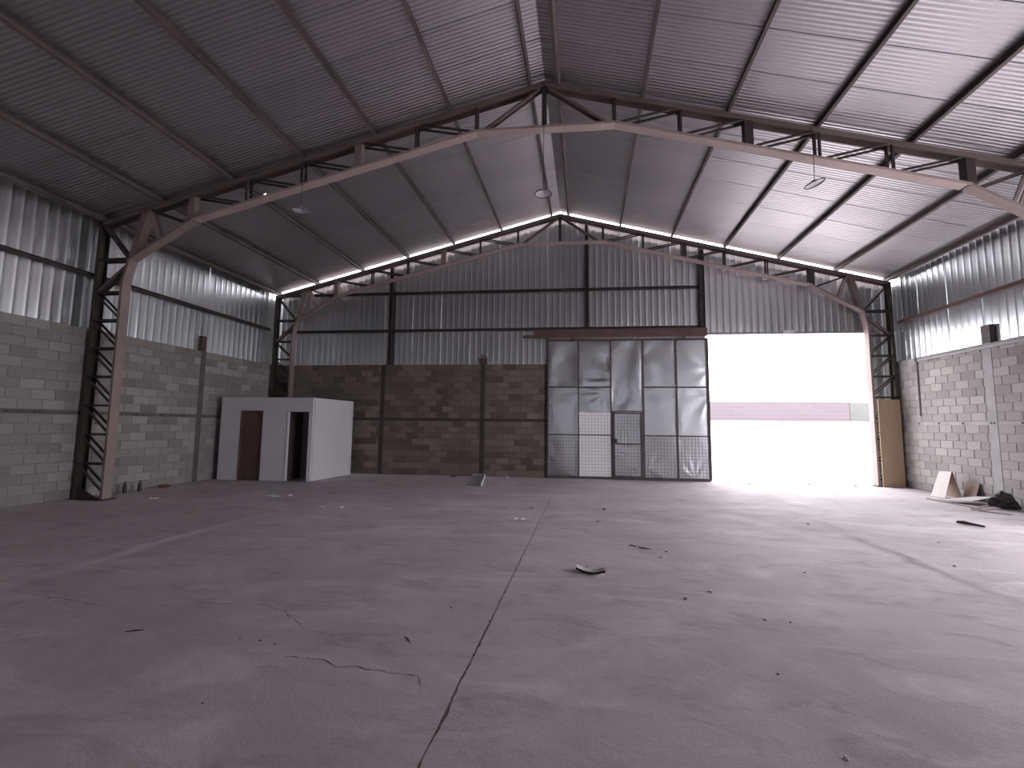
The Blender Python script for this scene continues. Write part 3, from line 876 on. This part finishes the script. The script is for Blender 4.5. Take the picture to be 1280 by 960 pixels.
# ------------------------------------------------------------------ pendant lamps on the near frame
def pendant(x, z, tilt, label, az=0.0):
    y = Y1 + SK * x
    t = empty('pendant_lamp', (x, y - 0.13, z), az)
    tag(t, label, 'lamp', 'pendant lamps on the frame')
    zt_ = chord_top(x) - 0.06 - z
    MB().tube([(0, 0, 0.05), (0.004, 0, zt_ * 0.5), (0, 0, zt_)], 0.006, 6).build('cord', M['cord'], t)
    rim = MB(); k = 28; R_ = 0.165
    ca, sa = math.cos(tilt), math.sin(tilt)
    def tl(p): return (p[0] * ca + p[2] * sa, p[1], -p[0] * sa + p[2] * ca)
    rim.tube([tl((R_ * math.cos(2 * math.pi * i / k), R_ * math.sin(2 * math.pi * i / k), 0)) for i in range(k)], 0.012, 8, True)
    rim.build('rim', M['rim'], t, smooth=True)
    sh = MB(); prof = [(R_ - 0.004, 0.004), (R_ * 0.85, 0.018), (R_ * 0.55, 0.03), (0.05, 0.036), (0.03, 0.075), (0.0, 0.08)]
    for r, h in prof:
        for i in range(k): sh.v.append(tl((r * math.cos(2 * math.pi * i / k), r * math.sin(2 * math.pi * i / k), h)))
    for a in range(len(prof) - 1):
        for i in range(k): sh.f.append((a * k + i, a * k + (i + 1) % k, (a + 1) * k + (i + 1) % k, (a + 1) * k + i))
    sh.build('shade', M['shade'], t, smooth=True)
pendant(0.0, 6.22, 0.0, 'white disc pendant lamp hanging below the ridge')
pendant(-5.10, 6.10, 0.05, 'white disc pendant lamp under the dim roof slope')
pendant(5.02, 6.17, -0.28, 'tilted disc pendant lamp on a cord under the bright roof slope')

# ------------------------------------------------------------------ things against the right wall
t = empty('folded_cardboard', (9.55, 12.75, 0), math.radians(4))
tag(t, 'folded cardboard sheet standing like a tent by the pale wall', 'cardboard')
MB().poly_prism([(-0.17, -0.25, 0.0), (0.02, -0.25, 0.64), (0.02, 0.10, 0.62), (-0.17, 0.16, 0.0)], 0.008).build('panel', M['card'], t)
MB().poly_prism([(0.21, -0.25, 0.0), (0.21, 0.16, 0.0), (0.03, 0.10, 0.62), (0.03, -0.25, 0.64)], 0.008).build('panel', M['cardback'], t)
o = MB().poly_prism([(9.80, 12.18, 0.0), (9.93, 12.18, 0.40), (9.93, 12.52, 0.44), (9.80, 12.52, 0.0)], 0.02).build('offcut_board', M['cardback'])
tag(o, 'small brown board leaning on the pale wall next to the cardboard', 'board')
o = MB().poly_prism([(8.98, 12.05, 0.015), (9.22, 11.48, 0.08), (9.76, 11.62, 0.17), (9.74, 12.12, 0.10)], 0.015).build('fibre_board', M['paleboard'])
tag(o, 'pale fibre board lying tilted on the floor by the pale wall', 'board')
def crumple(name, loc, sx, sy, sz, mat, seed, label, cat, sub=3, jag=0.35, group=None):
    import bmesh
    rnd = random.Random(seed)
    bm = bmesh.new(); bmesh.ops.create_icosphere(bm, subdivisions=sub, radius=1.0)
    ph = [(rnd.uniform(-4, 4), rnd.uniform(-4, 4), rnd.uniform(-4, 4), rnd.uniform(0, 6.28)) for _ in range(5)]
    for v in bm.verts:
        c = v.co.copy()
        k = 1 + jag * sum(math.sin(a * c.x + b * c.y + d * c.z + e) for a, b, d, e in ph) / 3 + rnd.uniform(-jag, jag) * 0.25
        v.co = Vector((c.x * sx * k, c.y * sy * k, max(c.z, -0.35) * sz * k))
    zm = min(v.co.z for v in bm.verts)
    for v in bm.verts: v.co.z -= zm
    me = bpy.data.meshes.new(name); bm.to_mesh(me); bm.free()
    me.materials.append(mat)
    o = link(name, me, None, loc, (0, 0, rnd.uniform(0, 3)))
    tag(o, label, cat, group)
    return o
o = crumple('crumpled_plastic', (9.56, 11.16, 0.0), 0.25, 0.16, 0.20, M['black'], 4, 'black crumpled plastic sheet heaped on the pale boards by the wall', 'plastic sheet', 3, 0.55)
o.rotation_euler = (0, 0, 0.2)
def stick(pts, r, mat, label, cat='stick', name='wood_stick', group=None):
    o = MB().tube(pts, r, 7).build(name, mat); tag(o, label, cat, group); return o
o = MB().bar((8.72, 10.80, 0.02), (9.25, 11.15, 0.05), 0.07, 0.02, (0, 0, 1)).build('wood_plank', M['wood']); tag(o, 'short reddish plank sticking out of the heap by the pale wall', 'plank')
o = MB().bar((8.88, 12.3, 0.01), (8.96, 11.1, 0.012), 0.035, 0.018, (0, 0, 1)).build('wood_lath', M['wood']); tag(o, 'thin wooden lath on the floor beside the pale fibre board', 'lath')
o = MB().bar((8.75, 10.70, 0.008), (9.05, 10.35, 0.008), 0.03, 0.014, (0, 0, 1)).build('wood_lath', M['wood']); tag(o, 'short wooden lath on the floor in front of the heap', 'lath')
stick([(7.28, 9.20, 0.03), (7.34, 9.12, 0.035), (7.38, 9.05, 0.03), (7.48, 8.90, 0.02)], [0.022, 0.034, 0.026, 0.018], M['bark'], 'dark bent piece of wood alone on the floor near the pale wall')

# ------------------------------------------------------------------ things on the floor
m = MB()
n = 14; base = []
for i in range(n + 1):                        # curved offcut of thin board: pale top, dark edge
    a = i / n
    x = -0.165 + 0.33 * a
    z = 0.030 - 0.030 * math.sin(math.pi * min(a * 1.1, 1)) * (1 - 0.3 * a) + 0.018 * max(0, a - 0.75) * 4
    yy = 0.06 - 0.09 * a
    for dy in (-0.055, 0.055): base.append((x, yy + dy, z + 0.026))
m.v = base + [(p[0], p[1], max(p[2] - 0.026, 0.001)) for p in base]
h = len(base)
for i in range(n):
    a = 2 * i
    m.f += [(a, a + 2, a + 3, a + 1), (h + a, h + a + 1, h + a + 3, h + a + 2), (a, h + a, h + a + 2, a + 2), (a + 1, a + 3, h + a + 3, h + a + 1)]
m.f += [(0, 1, h + 1, h), (2 * n, h + 2 * n, h + 2 * n + 1, 2 * n + 1)]
o = m.build('curved_offcut', M['paleboard'], None, (0.85, 5.20, 0.0), (0, 0, math.radians(-6)), True)
o.data.materials.append(M['bark'])
for p in o.data.polygons:
    if abs(p.normal.z) < 0.5: p.material_index = 1
o.data.set_sharp_from_angle(angle=math.radians(35))
tag(o, 'curved pale offcut of thick board lying on the open floor', 'offcut')

t = empty('metal_tray', (-2.38, 12.9, 0), math.radians(10.5))
tag(t, 'long pale panel with raised edge lying by the end wall', 'panel')
MB().box((-0.22, -1.2, 0.0), (0.22, 1.2, 0.025)).build('sheet', M['pipe'], t)
MB().box((0.19, -1.2, 0.025), (0.22, 1.2, 0.09)).build('raised_edge', M['paper'], t)
MB().box((-0.22, 1.17, 0.025), (0.19, 1.2, 0.09)).build('raised_edge', M['pipe'], t)

def scrap(x, y, l, w, rz, seed, label, mat='paper', lift=0.03, name='paper_scrap'):
    rnd = random.Random(seed); m = MB(); n = 5; l *= 1.25; w *= 1.4
    for i in range(n + 1):
        for j in range(3):
            m.v.append((-l / 2 + l * i / n, -w / 2 + w * j / 2 + rnd.uniform(-.1, .1) * w, 0.003 + rnd.uniform(0, lift)))
    for i in range(n):
        for j in range(2):
            a = i * 3 + j; m.f.append((a, a + 3, a + 4, a + 1))
    o = m.build(name, M[mat], None, (x, y, 0), (0, 0, rz))
    md = o.modifiers.new('thickness', 'SOLIDIFY'); md.thickness = 0.003; md.offset = 1
    tag(o, label, 'scrap', 'pale scraps on the floor')
scrap(-6.07, 9.07, 0.24, 0.07, 0.3, 1, 'long white scrap on the floor in front of the cubicle')
scrap(-5.82, 9.25, 0.09, 0.06, 0.1, 2, 'short white scrap on the floor in front of the cubicle')
scrap(-4.28, 8.10, 0.11, 0.07, 0.2, 3, 'flat oval pale flake on the floor off the corner of the cubicle', 'palerubble')
scrap(-3.93, 8.18, 0.09, 0.09, 0.8, 4, 'crumbly pale flake on the floor off the corner of the cubicle')
scrap(-8.27, 8.23, 0.13, 0.07, 0.4, 5, 'white scrap on the floor beside the column foot')
scrap(-0.22, 9.02, 0.07, 0.10, 0.9, 6, 'bright white scrap beside the long floor joint, upright torn one')
scrap(-0.37, 7.83, 0.22, 0.06, 0.5, 7, 'narrow white strip on the floor beside the long joint')
scrap(1.76, 6.00, 0.045, 0.035, 0.5, 8, 'tiny white flake near the dark twigs on the open floor', 'palerubble', 0.02)

def rub(x, y, r, seed, label, mat='rubble', flat=0.7):
    r *= 0.8
    crumple('rubble_chip', (x, y, 0), r, r * 0.8, r * flat, M[mat], seed, label, 'rubble', 2, 0.35, 'rubble chips on the floor')
rub(2.03, 4.87, 0.026, 21, 'pale pebble on the floor beside a dark clod', 'palerubble')
rub(1.74, 4.63, 0.024, 22, 'dark clod on the floor beside a pale pebble', 'rubble', 0.5)
rub(2.076, 2.614, 0.016, 23, 'lone pale pebble with a dark side on the floor', 'palerubble', 0.9)
rub(-1.67, 14.08, 0.07, 24, 'brownish lump on the floor at the foot of the end wall', 'palerubble', 0.6)
rub(-3.33, 13.78, 0.14, 25, 'dark flat lump lying against the end wall', 'rubble', 0.35)
trio = 'one of three dark chips in a row between the two floor cracks'
for k, (x, y, r, lb) in enumerate((
        (2.066, 3.38, 0.013, 'dark chip on the floor a step beyond the lone pale pebble'),
        (2.312, 4.275, 0.015, 'larger of two dark chips lying side by side on the floor'),
        (2.51, 4.265, 0.012, 'smaller of two dark chips lying side by side on the floor'),
        (1.847, 6.275, 0.02, 'dark chip right beside the tiny white flake'),
        (0.812, 5.454, 0.012, 'tiny dark chip just behind the curved offcut'),
        (-1.423, 2.424, 0.010, 'dark chip on the floor in front of the short crack'),
        (-1.81, 3.157, 0.010, trio), (-1.635, 3.152, 0.012, trio), (-1.49, 3.129, 0.010, trio),
        (-0.40, 4.005, 0.014, 'dark chip beside the clean joint, beyond the thin twig'),
        (3.268, 5.714, 0.016, 'lone dark chip on clean floor well short of the dirty joint'),
        (5.202, 6.34, 0.022, 'dark chip lying right beside the dirty floor joint'),
        (1.156, 9.156, 0.05, 'flat dark chip on the floor in front of the gate, larger one'),
        (1.0, 7.99, 0.03, 'flat dark chip on the floor in front of the gate, smaller one'),
        (4.60, 8.58, 0.03, 'dark chip by the dirty joint, towards the gate opening'),
        (-2.30, 11.0, 0.03, 'dark chip on the floor off the end of the long pale panel'),
        (5.9, 7.6, 0.02, 'dark chip between the dirty joint and the bent wood'))):
    rub(x, y, r, 40 + k, lb, 'rubble', 0.5)
# crumbs swept up at the sill of the opening
for k, (x, y, r) in enumerate(((5.6, 14.35, 0.05), (6.4, 14.75, 0.035), (7.3, 14.5, 0.05), (7.9, 14.9, 0.045), (8.5, 14.45, 0.06), (8.8, 14.7, 0.04), (5.1, 14.6, 0.05))):
    rub(x, y, r, 70 + k, 'small brown crumb on the sill of the gate opening', 'rust', 0.4)
stick([(1.50, 6.42, 0.01), (1.55, 6.36, 0.015), (1.66, 6.33, 0.012)], [0.005, 0.010, 0.004], M['bark'], 'short dark twig on the open floor beyond the curved offcut', 'twig', 'twig')
stick([(1.40, 6.52, 0.006), (1.48, 6.46, 0.008)], 0.006, M['bark'], 'tiny dark twig tip next to the short twig', 'twig', 'twig')
stick([(-0.59, 3.42, 0.003), (-0.55, 3.38, 0.004), (-0.51, 3.33, 0.003)], [0.002, 0.004, 0.002], M['bark'], 'thin dark twig on the floor between the long curved crack and the joint', 'twig', 'twig')
stick([(-2.76, 3.08, 0.004), (-2.70, 3.11, 0.006), (-2.65, 3.135, 0.003)], [0.002, 0.006, 0.002], M['bark'], 'dark splinter on the floor below the long curved crack', 'twig', 'twig')
# bottles and a brick at the foot of the left wall
def bottle(x, y, label):
    t = empty('small_container', (x, y, 0)); tag(t, label, 'container', 'containers by the dim block wall')
    m = MB(); k = 14
    prof = [(0.0, 0.0), (0.036, 0.0), (0.04, 0.01), (0.04, 0.15), (0.034, 0.18), (0.016, 0.21), (0.014, 0.235)]
    for r, z in prof:
        for i in range(k): m.v.append((r * math.cos(2 * math.pi * i / k), r * math.sin(2 * math.pi * i / k), z))
    for a in range(len(prof) - 1):
        for i in range(k): m.f.append((a * k + i, a * k + (i + 1) % k, (a + 1) * k + (i + 1) % k, (a + 1) * k + i))
    m.build('body', M['bottle'], t, smooth=True)
    MB().tube([(0, 0, 0.225), (0, 0, 0.25)], 0.018, 12).build('cap', M['black'], t)
bottle(-9.72, 8.80, 'small dark upright container by the dim block wall, next to the column')
bottle(-9.66, 9.10, 'small dark upright container by the dim block wall, second from the column')
o = MB().poly_prism([(-0.10, -0.06, 0.002), (0.10, -0.05, 0.002), (0.085, 0.06, 0.002), (-0.09, 0.055, 0.002)], 0.06).build('broken_brick', M['rust'], None, (-9.70, 9.77, 0), (0, 0, 1.2))
tag(o, 'broken brown brick at the foot of the dim block wall', 'brick')

# ------------------------------------------------------------------ outside: rising pale ground and a far brick wall
def gz(y):
    if y < 15.2: return -0.05
    return min(2.30, -0.05 + 2.35 * ((y - 15.2) / 25.0) ** 1.0)
m = MB(); nx, ny = 40, 40
for i in range(nx + 1):
    for j in range(ny + 1):
        x = -60 + 130 * i / nx; y = 14.2 + 60 * j / ny
        m.v.append((x, y, gz(y) + (0.05 * math.sin(x * 0.7) * math.sin(y * 0.5) if 17 < y < 38 else 0)))
for i in range(nx):
    for j in range(ny):
        a = i * (ny + 1) + j; m.f.append((a, a + ny + 1, a + ny + 2, a + 1))
g = m.build('yard_ground', M['ground'], smooth=True); tag(g, kind='structure', label='pale dusty yard rising outside the gate opening')
g2 = MB().box((-60, -60, -0.4), (70, YR - 0.2, -0.06)).build('yard_ground', M['ground']); tag(g2, kind='structure', label='pale dusty yard behind the hall')
for gx0_, gx1_ in ((-60, -10.2), (10.2, 70)):
    g3 = MB().box((gx0_, YR - 0.2, -0.4), (gx1_, 14.2, -0.06)).build('yard_ground', M['ground']); tag(g3, kind='structure', label='pale dusty yard along the side of the hall')
fw_ = MB().box((-40, 0, 2.0), (22.8, 0.25, 3.93)).build('yard_wall', M['farbrick'], None, (0, 40.1, 0), (0, 0, RZ))
tag(fw_, 'long pinkish brick boundary wall far across the yard', 'wall')
fg_ = MB().box((22.8, -0.05, 2.0), (60, 0.25, 3.90)).build('yard_wall', M['fargrey'], None, (0, 40.1, 0), (0, 0, RZ))
tag(fg_, 'grey rendered stretch of boundary wall far across the yard', 'wall')
